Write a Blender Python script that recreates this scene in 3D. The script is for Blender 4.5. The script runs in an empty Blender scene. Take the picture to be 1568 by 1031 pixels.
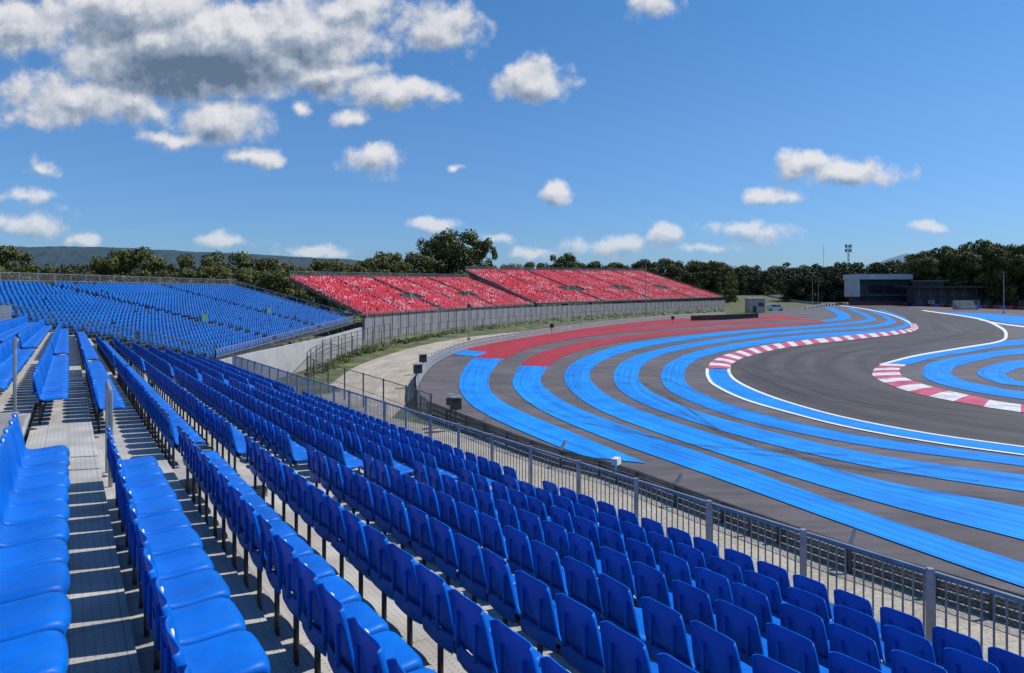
import bpy, math, numpy as np
from mathutils import Vector
R = np.random.RandomState(7)
sc = bpy.context.scene
# ------------------------------------------------------------------ survey helpers
# site frame: x = right, y = away, z = up, metres. camera station 7 m over track level.
F, HC, HZ, CX = 1045.0, 7.0, 445.0, 784.0
def W(px, py, z=0.0):
    d = (HC - z) * F / (py - HZ)
    return ((px - CX) / F * d, d, z)
def gz(y):
    s = min(max((y - 340) / 700.0, 0), 1)
    return 13 * s * s * (3 - 2 * s)
def Dp(px, d, z=None):
    return ((px - CX) / F * d, d, gz(d) if z is None else z)
def zat(py, d):
    return HC + (HZ - py) * d / F
# ------------------------------------------------------------------ materials
def new_mat(name):
    m = bpy.data.materials.new(name); m.use_nodes = True
    nt = m.node_tree; b = nt.nodes["Principled BSDF"]
    return m, nt, b
def mat(name, c1, c2=None, scale=1.0, rough=0.7, metal=0.0, bump=0.0, detail=6, spec=0.5, coord='Object', stretch=(1,1,1), lo=0.35, hi=0.65, bscale=None, c3=None):
    m, nt, b = new_mat(name)
    b.inputs['Roughness'].default_value = rough
    b.inputs['Metallic'].default_value = metal
    b.inputs['Specular IOR Level'].default_value = spec
    if c2 is None: c2 = tuple(min(1, x * 1.18) for x in c1)
    tc = nt.nodes.new('ShaderNodeTexCoord'); mp = nt.nodes.new('ShaderNodeMapping')
    mp.inputs['Scale'].default_value = stretch
    nt.links.new(tc.outputs[coord], mp.inputs['Vector'])
    n = nt.nodes.new('ShaderNodeTexNoise'); n.inputs['Scale'].default_value = scale
    n.inputs['Detail'].default_value = detail; n.inputs['Roughness'].default_value = 0.65
    nt.links.new(mp.outputs[0], n.inputs['Vector'])
    r = nt.nodes.new('ShaderNodeValToRGB')
    r.color_ramp.elements[0].position = lo; r.color_ramp.elements[0].color = (*c1, 1)
    r.color_ramp.elements[1].position = hi; r.color_ramp.elements[1].color = (*c2, 1)
    if c3 is not None:
        e = r.color_ramp.elements.new((lo + hi) / 2); e.color = (*c3, 1)
    nt.links.new(n.outputs['Fac'], r.inputs['Fac'])
    nt.links.new(r.outputs['Color'], b.inputs['Base Color'])
    if bump:
        n2 = nt.nodes.new('ShaderNodeTexNoise'); n2.inputs['Scale'].default_value = bscale or scale * 6
        n2.inputs['Detail'].default_value = 4
        nt.links.new(mp.outputs[0], n2.inputs['Vector'])
        bp = nt.nodes.new('ShaderNodeBump'); bp.inputs['Strength'].default_value = bump
        bp.inputs['Distance'].default_value = 0.02
        nt.links.new(n2.outputs['Fac'], bp.inputs['Height']); nt.links.new(bp.outputs[0], b.inputs['Normal'])
    return m
def mult_layer(m, scale, stretch, lo, hi, dark, coord='UV', detail=5, light=(1, 1, 1)):
    """multiply base colour by a second noise layer (wear, rubber, dirt)"""
    nt = m.node_tree; b = nt.nodes["Principled BSDF"]
    src = b.inputs['Base Color'].links[0].from_socket
    tc = nt.nodes.new('ShaderNodeTexCoord'); mp = nt.nodes.new('ShaderNodeMapping'); mp.inputs['Scale'].default_value = stretch
    nt.links.new(tc.outputs[coord], mp.inputs['Vector'])
    n = nt.nodes.new('ShaderNodeTexNoise'); n.inputs['Scale'].default_value = scale; n.inputs['Detail'].default_value = detail
    nt.links.new(mp.outputs[0], n.inputs['Vector'])
    r = nt.nodes.new('ShaderNodeValToRGB')
    r.color_ramp.elements[0].position = lo; r.color_ramp.elements[0].color = (*dark, 1)
    r.color_ramp.elements[1].position = hi; r.color_ramp.elements[1].color = (*light, 1)
    nt.links.new(n.outputs['Fac'], r.inputs['Fac'])
    mx = nt.nodes.new('ShaderNodeMix'); mx.data_type = 'RGBA'; mx.blend_type = 'MULTIPLY'; mx.inputs['Factor'].default_value = 1
    nt.links.new(src, mx.inputs[6]); nt.links.new(r.outputs['Color'], mx.inputs[7])
    nt.links.new(mx.outputs[2], b.inputs['Base Color'])
    return m

M = {}
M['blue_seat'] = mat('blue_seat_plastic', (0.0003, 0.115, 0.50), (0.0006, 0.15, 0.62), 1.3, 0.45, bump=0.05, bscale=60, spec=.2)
mult_layer(M['blue_seat'], 14, (1, 1, 1), 0.25, 0.6, (0.8, 0.84, 0.88), 'Object')
mult_layer(M['blue_seat'], 2.1, (1, 1, 1), 0.35, 0.6, (0.80, 0.83, 0.86), 'Object', 2, (1.06, 1.04, 1.02))
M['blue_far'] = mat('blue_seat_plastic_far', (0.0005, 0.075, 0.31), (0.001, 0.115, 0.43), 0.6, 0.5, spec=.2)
M['red_a'] = mat('red_seat_plastic', (0.44, 0.003, 0.016), (0.56, 0.008, 0.028), 0.4, 0.55, spec=.3)
M['red_b'] = mat('faded_red_seat_plastic', (0.50, 0.04, 0.075), (0.58, 0.10, 0.145), 0.4, 0.6, spec=.3)
M['red_c'] = mat('bleached_red_seat_plastic', (0.54, 0.20, 0.24), (0.62, 0.30, 0.34), 0.4, 0.6, spec=.3)
M['white'] = mat('white_paint', (0.66, 0.66, 0.66), (0.8, 0.8, 0.8), 2, 0.5)
M['steel'] = mat('galvanised_steel', (0.25, 0.26, 0.27), (0.38, 0.39, 0.40), 5, 0.45, 0.5)
M['steel_r'] = mat('railing_steel', (0.16, 0.18, 0.20), (0.26, 0.28, 0.30), 5, 0.45, 0.3)
M['steel_d'] = mat('dark_steel', (0.05, 0.052, 0.055), (0.10, 0.10, 0.105), 5, 0.5, 0.3)
M['black'] = mat('black_plastic', (0.012, 0.012, 0.013), (0.02, 0.02, 0.02), 5, 0.5)
M['concrete'] = mat('concrete', (0.26, 0.25, 0.235), (0.38, 0.37, 0.35), 0.8, 0.85, bump=0.2)
M['wall'] = mat('grey_wall', (0.17, 0.17, 0.185), (0.24, 0.24, 0.255), 0.5, 0.8)
M['wall2'] = mat('pale_concrete', (0.30, 0.30, 0.30), (0.42, 0.415, 0.41), 0.4, 0.85, detail=9)
M['gravel'] = mat('gravel', (0.24, 0.21, 0.175), (0.55, 0.49, 0.40), 9, 0.95, bump=0.6, bscale=30, lo=0.3, hi=0.7)
mult_layer(M['gravel'], .4, (1, 1, 1), .35, .65, (.7, .72, .7), 'Object', 6)
M['dirt'] = mat('dirt_road', (0.34, 0.28, 0.215), (0.47, 0.41, 0.335), 0.5, 0.95, bump=0.3)
mult_layer(M['dirt'], .6, (.15, 2, 1), .35, .6, (.75, .75, .75), 'UV', 6)
M['grass'] = mat('grass', (0.035, 0.055, 0.014), (0.27, 0.21, 0.11), 0.35, 0.95, detail=12, lo=0.38, hi=0.66, bump=0.4, c3=(0.085, 0.10, 0.03))
M['grass'].node_tree.nodes['Noise Texture'].inputs['Roughness'].default_value = 0.75
M['runoff'] = mat('runoff_asphalt', (0.092, 0.078, 0.082), (0.15, 0.130, 0.135), 0.35, 0.85, detail=10, bump=0.15, bscale=25, lo=0.3, hi=0.7)
mult_layer(M['runoff'], .08, (1, 1, 1), .4, .6, (.78, .78, .80), 'Object', 10)
mult_layer(M['runoff'], 30, (1, 1, 1), .3, .7, (.72, .72, .72), 'Object', 2, (1.25, 1.25, 1.25))
mult_layer(M['runoff'], .9, (.25, 2.2, 1), .40, .58, (.80, .80, .81), 'Object', 7, (1.05, 1.05, 1.05))
M['track'] = mat('track_asphalt', (0.046, 0.041, 0.040), (0.074, 0.066, 0.064), 0.25, 0.8, detail=10)
mult_layer(M['track'], .5, (.04, 1.2, 1), .35, .65, (.62, .62, .63), 'UV', 6, (1.2, 1.2, 1.2))
mult_layer(M['track'], 25, (1, 1, 1), .3, .7, (.75, .75, .75), 'Object', 2, (1.25, 1.25, 1.25))
M['bluep'] = mat('blue_paint', (0.004, 0.24, 0.74), (0.008, 0.32, 0.88), 0.5, 0.65, detail=8, spec=.25)
mult_layer(M['bluep'], 1.0, (0.03, 4.0, 1), 0.38, 0.54, (0.62, 0.70, 0.76))
mult_layer(M['bluep'], 1.0, (0.012, 16.0, 1), 0.52, 0.60, (0.78, 0.82, 0.86))
mult_layer(M['bluep'], 0.25, (1, 1, 1), 0.3, 0.5, (0.8, 0.83, 0.86), 'Object', 9)
M['redp'] = mat('red_paint', (0.34, 0.005, 0.011), (0.44, 0.016, 0.02), 0.5, 0.6, detail=8)
mult_layer(M['redp'], 1.0, (0.03, 4.0, 1), 0.36, 0.56, (0.65, 0.65, 0.65))
M['kerb_r'] = mat('kerb_pink_paint', (0.48, 0.04, 0.10), (0.6, 0.10, 0.17), 1.5, 0.6)
M['kerb_w'] = mat('kerb_white_paint', (0.55, 0.53, 0.52), (0.78, 0.77, 0.76), 1.5, 0.6)
mult_layer(M['kerb_r'], .8, (1, 1, 1), .35, .55, (.6, .6, .6), 'Object', 8)
mult_layer(M['kerb_w'], .8, (1, 1, 1), .35, .55, (.65, .65, .65), 'Object', 8)
M['yellow'] = mat('yellow_paint', (0.65, 0.38, 0.02), (0.75, 0.45, 0.04), 2, 0.6)
M['bark'] = mat('pine_bark', (0.07, 0.045, 0.03), (0.15, 0.10, 0.07), 2, 0.9)
M['leaf'] = mat('pine_foliage', (0.034, 0.050, 0.010), (0.14, 0.145, 0.032), 0.5, 0.8, detail=8, lo=0.35, hi=0.62)
M['leaf_far'] = mat('distant_foliage', (0.024, 0.039, 0.014), (0.078, 0.092, 0.032), 0.12, 0.85, detail=10)
M['hill'] = mat('forested_hill', (0.014, 0.038, 0.056), (0.026, 0.057, 0.074), 0.012, 0.95, detail=12, lo=0.4, hi=0.6)  # dark forest tone with bluish distance haze painted into the base colour
M['hill_far'] = mat('distant_hill', (0.10, 0.17, 0.26), (0.12, 0.19, 0.28), 0.004, 0.95)  # far ridge: the pale blue is atmospheric haze put into its colour
M['rubber'] = mat('tyre_rubber', (0.012, 0.012, 0.012), (0.03, 0.03, 0.03), 3, 0.8)
M['green'] = mat('green_banner', (0.03, 0.18, 0.12), (0.05, 0.26, 0.17), 2, 0.6)
M['glass'] = mat('dark_glass', (0.02, 0.025, 0.03), (0.03, 0.035, 0.045), 1, 0.15)
M['offwhite'] = mat('off_white_render', (0.5, 0.5, 0.5), (0.64, 0.64, 0.64), 0.5, 0.7)
M['beige'] = mat('beige_render', (0.40, 0.34, 0.26), (0.48, 0.42, 0.33), 1, 0.8)
M['darkshed'] = mat('dark_shed_cladding', (0.025, 0.027, 0.032), (0.05, 0.052, 0.06), 0.4, 0.6)
M['greyclad'] = mat('grey_cladding', (0.09, 0.085, 0.10), (0.14, 0.135, 0.15), 0.4, 0.6)
M['redfence'] = mat('red_barrier', (0.35, 0.03, 0.03), (0.45, 0.05, 0.05), 1, 0.7)
M['deckfar'] = mat('stand_deck', (0.05, 0.05, 0.055), (0.09, 0.09, 0.095), 0.5, 0.8)
def deck_mat():
    m, nt, b = new_mat('perforated_metal_deck')
    b.inputs['Roughness'].default_value = 0.6; b.inputs['Metallic'].default_value = 0.1
    uv = nt.nodes.new('ShaderNodeTexCoord')
    n = nt.nodes.new('ShaderNodeTexNoise'); n.inputs['Scale'].default_value = 1.6; n.inputs['Detail'].default_value = 9
    nt.links.new(uv.outputs['Object'], n.inputs['Vector'])
    r = nt.nodes.new('ShaderNodeValToRGB')
    r.color_ramp.elements[0].position = .3; r.color_ramp.elements[0].color = (0.34, 0.32, 0.29, 1)
    r.color_ramp.elements[1].position = .7; r.color_ramp.elements[1].color = (0.55, 0.53, 0.49, 1)
    nt.links.new(n.outputs['Fac'], r.inputs['Fac'])
    def vm(op, a, bval=None):
        q = nt.nodes.new('ShaderNodeVectorMath'); q.operation = op
        nt.links.new(a, q.inputs[0])
        if bval is not None: q.inputs[1].default_value = bval
        return q
    s = vm('MULTIPLY', uv.outputs['UV'], (20, 20, 0)); f = vm('FRACTION', s.outputs[0])
    d = vm('SUBTRACT', f.outputs[0], (.5, .5, 0)); l = vm('LENGTH', d.outputs[0])
    lt = nt.nodes.new('ShaderNodeMath'); lt.operation = 'LESS_THAN'; lt.inputs[1].default_value = 0.16
    nt.links.new(l.outputs['Value'], lt.inputs[0])
    sp = nt.nodes.new('ShaderNodeSeparateXYZ'); s2 = vm('MULTIPLY', uv.outputs['UV'], (1 / 2.4, 1 / 0.2733, 0)); f2 = vm('FRACTION', s2.outputs[0])
    nt.links.new(f2.outputs[0], sp.inputs[0])
    j1 = nt.nodes.new('ShaderNodeMath'); j1.operation = 'LESS_THAN'; j1.inputs[1].default_value = 0.005; nt.links.new(sp.outputs[0], j1.inputs[0])
    j2 = nt.nodes.new('ShaderNodeMath'); j2.operation = 'LESS_THAN'; j2.inputs[1].default_value = 0.025; nt.links.new(sp.outputs[1], j2.inputs[0])
    mxx = nt.nodes.new('ShaderNodeMath'); mxx.operation = 'MAXIMUM'; nt.links.new(j1.outputs[0], mxx.inputs[0]); nt.links.new(j2.outputs[0], mxx.inputs[1])
    mx2 = nt.nodes.new('ShaderNodeMath'); mx2.operation = 'MAXIMUM'; nt.links.new(mxx.outputs[0], mx2.inputs[0]); nt.links.new(lt.outputs[0], mx2.inputs[1])
    k = nt.nodes.new('ShaderNodeMath'); k.operation = 'MULTIPLY'; k.inputs[1].default_value = .5; nt.links.new(mx2.outputs[0], k.inputs[0])
    mix = nt.nodes.new('ShaderNodeMix'); mix.data_type = 'RGBA'
    nt.links.new(k.outputs[0], mix.inputs['Factor']); nt.links.new(r.outputs[0], mix.inputs[6]); mix.inputs[7].default_value = (0.06, 0.06, 0.06, 1)
    nt.links.new(mix.outputs[2], b.inputs['Base Color'])
    return m
M['deck'] = deck_mat()
def mesh_fence_mat(name, cell, wire, col):
    m, nt, b = new_mat(name)
    b.inputs['Base Color'].default_value = (*col, 1); b.inputs['Roughness'].default_value = .5; b.inputs['Metallic'].default_value = .3
    uv = nt.nodes.new('ShaderNodeTexCoord')
    mp = nt.nodes.new('ShaderNodeMapping'); mp.inputs['Rotation'].default_value = (0, 0, math.radians(45)); mp.inputs['Scale'].default_value = (1 / cell,) * 3
    nt.links.new(uv.outputs['UV'], mp.inputs[0])
    fr = nt.nodes.new('ShaderNodeVectorMath'); fr.operation = 'FRACTION'; nt.links.new(mp.outputs[0], fr.inputs[0])
    sp = nt.nodes.new('ShaderNodeSeparateXYZ'); nt.links.new(fr.outputs[0], sp.inputs[0])
    mn = nt.nodes.new('ShaderNodeMath'); mn.operation = 'MINIMUM'; nt.links.new(sp.outputs[0], mn.inputs[0]); nt.links.new(sp.outputs[1], mn.inputs[1])
    lt = nt.nodes.new('ShaderNodeMath'); lt.operation = 'LESS_THAN'; lt.inputs[1].default_value = wire; nt.links.new(mn.outputs[0], lt.inputs[0])
    nt.links.new(lt.outputs[0], b.inputs['Alpha'])
    return m
M['chain'] = mesh_fence_mat('chain_link_mesh', 0.07, 0.09, (0.3, 0.31, 0.31))
M['debris'] = mesh_fence_mat('debris_fence_mesh', 0.08, 0.15, (0.05, 0.055, 0.055))

# ------------------------------------------------------------------ mesh builder
class MB:
    def __init__(s): s.v = []; s.f = []; s.m = []; s.mats = []; s.uv = {}
    def mi(s, k):
        if k not in s.mats: s.mats.append(k)
        return s.mats.index(k)
    def quad(s, a, b, c, d, k, uv=None):
        i = len(s.v); s.v += [tuple(a), tuple(b), tuple(c), tuple(d)]
        if uv: s.uv[len(s.f)] = uv
        s.f.append((i, i + 1, i + 2, i + 3)); s.m.append(s.mi(k))
    def poly(s, pts, k):
        i = len(s.v); s.v += [tuple(p) for p in pts]; s.f.append(tuple(range(i, i + len(pts)))); s.m.append(s.mi(k))
    def box8(s, p, k):
        i = len(s.v); s.v += [tuple(q) for q in p]
        for f in ((0, 3, 2, 1), (4, 5, 6, 7), (0, 1, 5, 4), (1, 2, 6, 5), (2, 3, 7, 6), (3, 0, 4, 7)):
            s.f.append(tuple(i + j for j in f)); s.m.append(s.mi(k))
    def box(s, c, size, k, ax=(1, 0), ):
        ax = Vector((ax[0], ax[1], 0)).normalized(); ay = Vector((-ax.y, ax.x, 0)); c = Vector(c)
        x, y, z = size[0] / 2, size[1] / 2, size[2] / 2; P = []
        for zz in (-z, z):
            for (i, j) in ((-x, -y), (x, -y), (x, y), (-x, y)):
                P.append(c + ax * i + ay * j + Vector((0, 0, zz)))
        s.box8(P, k)
    def beam(s, p, q, w, k, n=4, w2=None):
        p = Vector(p); q = Vector(q); d = (q - p)
        if d.length < 1e-6: return
        d.normalize(); up = Vector((0, 0, 1)) if abs(d.z) < .9 else Vector((1, 0, 0))
        a = d.cross(up).normalized(); b = d.cross(a); w2 = w if w2 is None else w2
        i = len(s.v); off = math.pi / 4 if n == 4 else 0
        for (c, ww) in ((p, w), (q, w2)):
            rr = ww / 2 * (1.414 if n == 4 else 1)
            for j in range(n):
                t = 2 * math.pi * j / n + off; s.v.append(tuple(c + a * math.cos(t) * rr + b * math.sin(t) * rr))
        for j in range(n):
            s.f.append((i + j, i + (j + 1) % n, i + n + (j + 1) % n, i + n + j)); s.m.append(s.mi(k))
        s.f.append(tuple(i + n + j for j in range(n))); s.m.append(s.mi(k))
        s.f.append(tuple(i + n - 1 - j for j in range(n))); s.m.append(s.mi(k))
    def obj(s, name, parent=None, smooth=False):
        me = bpy.data.meshes.new(name); me.from_pydata(s.v, [], s.f)
        for k in s.mats: me.materials.append(M[k])
        me.polygons.foreach_set('material_index', s.m)
        if s.uv:
            uvl = me.uv_layers.new(name='UVMap')
            for fi, u in s.uv.items():
                ls = me.polygons[fi].loop_start
                for j, c in enumerate(u): uvl.data[ls + j].uv = c
        if smooth: me.polygons.foreach_set('use_smooth', [True] * len(me.polygons))
        o = bpy.data.objects.new(name, me); sc.collection.objects.link(o)
        if parent: o.parent = parent
        return o
def empty(name, loc=(0, 0, 0)):
    e = bpy.data.objects.new(name, None); sc.collection.objects.link(e); return e
def np_mesh(name, V, Fq, mats, mi=None, parent=None, smooth=False):
    me = bpy.data.meshes.new(name)
    me.vertices.add(len(V)); me.vertices.foreach_set('co', np.asarray(V, np.float32).ravel())
    nf = len(Fq); me.loops.add(nf * 4); me.loops.foreach_set('vertex_index', np.asarray(Fq, np.int32).ravel())
    me.polygons.add(nf); me.polygons.foreach_set('loop_start', np.arange(nf, dtype=np.int32) * 4)
    for k in mats: me.materials.append(M[k])
    if mi is not None: me.polygons.foreach_set('material_index', np.asarray(mi, np.int32))
    if smooth: me.polygons.foreach_set('use_smooth', np.ones(nf, bool))
    me.update(calc_edges=True); me.validate()
    o = bpy.data.objects.new(name, me); sc.collection.objects.link(o)
    if parent: o.parent = parent
    return o
def replicate(TV, TF, org, xd, yd, yaw=None):
    org = np.asarray(org, float); n = len(org)
    xd = np.broadcast_to(np.asarray(xd, float), (n, 3)); yd = np.broadcast_to(np.asarray(yd, float), (n, 3))
    if yaw is not None:
        c = np.cos(yaw)[:, None]; s_ = np.sin(yaw)[:, None]; xd, yd = xd * c + yd * s_, yd * c - xd * s_
    P = org[:, None, :] + TV[None, :, 0:1] * xd[:, None, :] + TV[None, :, 1:2] * yd[:, None, :]
    P[:, :, 2] += TV[None, :, 2]
    Fq = (TF[None] + (np.arange(n) * len(TV))[:, None, None]).reshape(-1, 4)
    return P.reshape(-1, 3), Fq

def catmull(P, n=10):
    P = [np.array(p, float) for p in P]; P = [2 * P[0] - P[1]] + P + [2 * P[-1] - P[-2]]; out = []
    for i in range(1, len(P) - 2):
        for j in range(n):
            t = j / n; a, b, c, d = P[i - 1:i + 3]
            out.append(.5 * ((2 * b) + (c - a) * t + (2 * a - 5 * b + 4 * c - d) * t * t + (3 * b - a - 3 * c + d) * t ** 3))
    out.append(P[-2]); return out
def ground_curve(pts, z=0.0, n=10, zc=None):
    return [W(p[0], p[1], z) for p in catmull(pts, n)]

# ------------------------------------------------------------------ ground sheet
ys = list(range(-600, 340, 47)) + list(range(340, 1060, 24)) + [1100, 1400, 2000, 3000, 4500, 7000]
xs = list(range(-6000, -600, 900)) + list(range(-600, 700, 50)) + list(range(1500, 7000, 900))
gv = [(x, y, gz(y)) for y in ys for x in xs]; nx = len(xs)
gf = [(j * nx + i, j * nx + i + 1, (j + 1) * nx + i + 1, (j + 1) * nx + i) for j in range(len(ys) - 1) for i in range(nx - 1)]
np_mesh('ground', np.array(gv, float), np.array(gf), ['grass'], smooth=True)

b = MB()
b.poly([W(600, 640, .01), W(640, 600, .01), W(640, 560, .01), W(600, 566, .01), W(520, 600, .01), (-24, 30, .01), (-2, -14, .01), (40, -14, .01), (34, 14, .01), W(1568, 915, .01), W(1100, 775, .01), W(850, 695, .01)], 'gravel')
b.obj('gravel_ground')
def strip(name, A, B, z, key, n=10, keyfn=None, obj=True, mb=None):
    pa = ground_curve(A, 0, n); pb = ground_curve(B, 0, n); mb = mb or MB(); s = 0
    for i in range(len(pa) - 1):
        a0, a1, b0, b1 = [np.array((*p[:2], z)) for p in (pa[i], pa[i + 1], pb[i], pb[i + 1])]
        L = np.linalg.norm((a1 + b1) / 2 - (a0 + b0) / 2); w0 = np.linalg.norm(a0 - b0); w1 = np.linalg.norm(a1 - b1)
        k = keyfn(i / n, s) if keyfn else key
        if k: mb.quad(a0, a1, b1, b0, k, [(s, 0), (s + L, 0), (s + L, w1), (s, w0)])
        s += L
    return mb.obj(name) if obj else mb
strip('service_road', [(505, 590), (545, 562), (620, 536), (700, 519), (800, 508), (900, 499), (1000, 491), (1110, 483)],
      [(600, 640), (632, 606), (645, 560), (705, 536), (800, 517), (905, 505), (1005, 496), (1110, 487)], .02, 'dirt')

# ------------------------------------------------------------------ runoff + track + paint
b = MB()
out = [(1112, 486), (1000, 492), (900, 504), (780, 520), (710, 534), (665, 552), (645, 578), (645, 605), (668, 622), (850, 696), (950, 722), (1120, 780), (1380, 868), (1568, 920), (1900, 1022)]
o2 = [W(p[0], p[1], .03) for p in catmull(out, 6)]
poly = o2 + [(60, 10, .03), (200, 10, .03), (300, 120, .03), (310, 285, .03), W(1568, 473.5, .03), W(1460, 467.5, .03), W(1280, 465, .03), W(1235, 470, .03)]
b.poly(poly, 'runoff'); b.obj('runoff_area')

trkL = [(1262, 464.5), (1290, 468), (1350, 478), (1390, 492), (1400, 503), (1375, 511), (1300, 519), (1200, 530), (1140, 543), (1118, 560), (1118, 572), (1130, 585), (1165, 602), (1220, 621), (1300, 642), (1420, 665), (1568, 686), (1900, 730), (2500, 800)]
trkR = [(1300, 463.5), (1370, 468), (1440, 478), (1500, 489), (1532, 500), (1537, 514), (1520, 524), (1440, 538), (1380, 548), (1345, 560), (1338, 569), (1343, 582), (1395, 602), (1480, 620), (1568, 634), (1650, 646), (1750, 660), (1900, 680), (2500, 740)]
strip('track', trkL, trkR, .045, 'track')

E_o = [(1345, 474), (1378, 488), (1383, 498), (1340, 506), (1250, 512), (1150, 523), (1070, 538), (1025, 556), (1012, 576), (1022, 597), (1060, 617), (1130, 642), (1220, 664), (1350, 688), (1568, 716), (1900, 762)]
E_i = [(1352, 474.5), (1387, 488), (1392, 500), (1345, 511), (1252, 518), (1155, 530), (1085, 545), (1055, 560), (1048, 576), (1055, 592), (1085, 608), (1140, 628), (1230, 651), (1350, 674), (1568, 703), (1900, 747)]
D_o = [(1322, 473), (1352, 486), (1356, 494), (1320, 500), (1245, 505), (1140, 514.5), (1030, 531), (965, 549), (941, 570), (947, 596), (985, 620), (1060, 647), (1180, 682), (1350, 720), (1568, 755), (1900, 805)]
D_i = [(1331, 473.3), (1364, 487), (1369, 496), (1330, 503), (1248, 509), (1145, 519.5), (1050, 535), (998, 551), (978, 571), (985, 591), (1015, 610), (1080, 635), (1190, 665), (1350, 700), (1568, 730), (1900, 775)]
C_o = [(1295, 472), (1322, 484), (1326, 490), (1290, 495), (1235, 499.5), (1110, 509), (970, 526), (895, 548), (866, 570), (872, 597), (915, 628), (1000, 662), (1150, 712), (1350, 773), (1568, 830), (1900, 915)]
C_i = [(1305, 472.3), (1335, 485), (1338, 492), (1295, 498), (1240, 502.5), (1120, 513), (1000, 530), (930, 550), (904, 571), (912, 592), (950, 617), (1030, 647), (1170, 690), (1350, 738), (1568, 780), (1900, 850)]
B_o = [(1262, 471), (1280, 481), (1280, 487), (1256, 491), (1215, 494.5), (1080, 504), (920, 520), (820, 544), (787, 578), (793, 603), (835, 633), (930, 674), (1100, 735), (1300, 808), (1568, 903), (1900, 1010)]
B_i = [(1276, 471.3), (1300, 482), (1300, 489), (1265, 493.5), (1220, 497.5), (1090, 508), (950, 524), (862, 547), (829, 578), (838, 598), (880, 624), (970, 659), (1120, 712), (1320, 785), (1568, 866), (1900, 970)]
A_o = [(1235, 484), (1190, 488), (1060, 496), (900, 508), (790, 525), (727, 549), (704, 582), (712, 612), (755, 642), (850, 684), (900, 702)]
A_i = [(1240, 486), (1195, 491), (1070, 500), (920, 514), (830, 529), (772, 551), (749, 580), (756, 605), (795, 630), (890, 670), (990, 712)]
Z_o = [(1200, 483), (1100, 486), (960, 494), (840, 506), (750, 522), (690, 543)]
Z_i = [(1215, 486), (1110, 490), (975, 500), (870, 512), (790, 525), (728, 547)]
def rb(lo, hi): return lambda t, s: 'redp' if lo <= t < hi else 'bluep'
strip('painted_stripe', E_o, E_i, .056, 'bluep')
strip('painted_stripe', D_o, D_i, .058, 'bluep')
strip('painted_stripe', C_o, C_i, .060, 'bluep')
strip('painted_stripe', B_o, B_i, .062, None, keyfn=rb(3, 7.5))
strip('painted_stripe', A_o, A_i, .064, None, keyfn=rb(-1, 5))
strip('painted_stripe', Z_o, Z_i, .067, None, keyfn=rb(-1, 4.7))
Fo = [(1083, 565), (1084, 578), (1096, 592), (1140, 613), (1200, 631), (1295, 655), (1420, 678), (1568, 699), (1900, 743)]
Fi = [(1118, 560), (1118, 572), (1130, 585), (1165, 602), (1220, 621), (1300, 642), (1420, 665), (1568, 686), (1900, 730)]
strip('painted_edge_band', Fo, Fi, .06, 'bluep')
def lerpc(A, B, t): return [(a[0] + (b_[0] - a[0]) * t, a[1] + (b_[1] - a[1]) * t) for a, b_ in zip(A, B)]
strip('white_line', lerpc(Fo, Fi, -.07), lerpc(Fo, Fi, .07), .07, 'white')
strip('white_line', lerpc(Fo, Fi, .9), lerpc(Fo, Fi, 1.03), .07, 'white')
lw = [(1262, 464.5), (1290, 468), (1350, 478), (1390, 492), (1400, 503)]
strip('white_line', lw, [(p[0] - 3, p[1] + .5) for p in lw], .07, 'white')
def kerb(name, A, B, seg):
    mb = MB(); pa = [np.array(W(*p)) for p in catmull(A, 40)]; pb = [np.array(W(*p)) for p in catmull(B, 40)]
    s = 0
    for i in range(len(pa) - 1):
        L = np.linalg.norm((pa[i + 1] + pb[i + 1] - pa[i] - pb[i]) / 2)
        k = 'kerb_r' if int(s / seg) % 2 else 'kerb_w'; s += L
        a0, a1, b0, b1 = pa[i], pa[i + 1], pb[i], pb[i + 1]; m0, m1 = (a0 + b0) / 2, (a1 + b1) / 2
        e = lambda p, z: (p[0], p[1], z)
        mb.quad(e(a0, .075), e(a1, .075), e(m1, .12), e(m0, .12), k); mb.quad(e(m0, .12), e(m1, .12), e(b1, .075), e(b0, .075), k)
    return mb.obj(name)
K1o = [(1392, 496), (1395, 502), (1372, 507), (1295, 515), (1195, 526), (1125, 540), (1092, 553), (1083, 566)]
K1i = [(1403, 497), (1405, 505), (1380, 512), (1305, 521), (1205, 533), (1145, 547), (1122, 558), (1117, 566)]
kerb('kerb', K1o, K1i, 2.2)
K2o = [(1352, 558), (1337, 569), (1343, 582), (1395, 602), (1480, 620), (1568, 634), (1900, 682)]
K2i = [(1388, 560), (1377, 568), (1387, 580), (1432, 595), (1500, 610), (1568, 622), (1900, 664)]
kerb('kerb', K2o, K2i, 2.0)
strip('painted_edge_band', [(1347, 559), (1400, 546), (1470, 534), (1530, 524), (1600, 517)], [(1392, 559), (1430, 549), (1485, 540), (1537, 531), (1600, 527)], .058, 'bluep')
strip('white_line', [(1345, 559), (1400, 545), (1470, 533), (1528, 523), (1538, 514), (1530, 503), (1495, 489), (1410, 476)], [(1352, 560), (1402, 547), (1472, 535), (1532, 524.5), (1543, 514), (1535, 502), (1500, 488), (1416, 475.5)], .068, 'white')
strip('painted_stripe', [(1800, 520), (1568, 534), (1500, 542), (1430, 555), (1413, 568), (1420, 582), (1470, 597), (1568, 613), (1800, 640)], [(1800, 530), (1568, 543), (1510, 551), (1467, 562), (1457, 573), (1480, 585), (1520, 593), (1568, 601), (1800, 625)], .06, 'bluep')
strip('painted_stripe', [(1800, 540), (1568, 552), (1512, 562), (1496, 573), (1520, 585), (1568, 593), (1800, 612)], [(1800, 550), (1590, 562), (1550, 569), (1540, 575), (1552, 581), (1580, 586), (1800, 600)], .062, 'bluep')
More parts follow.
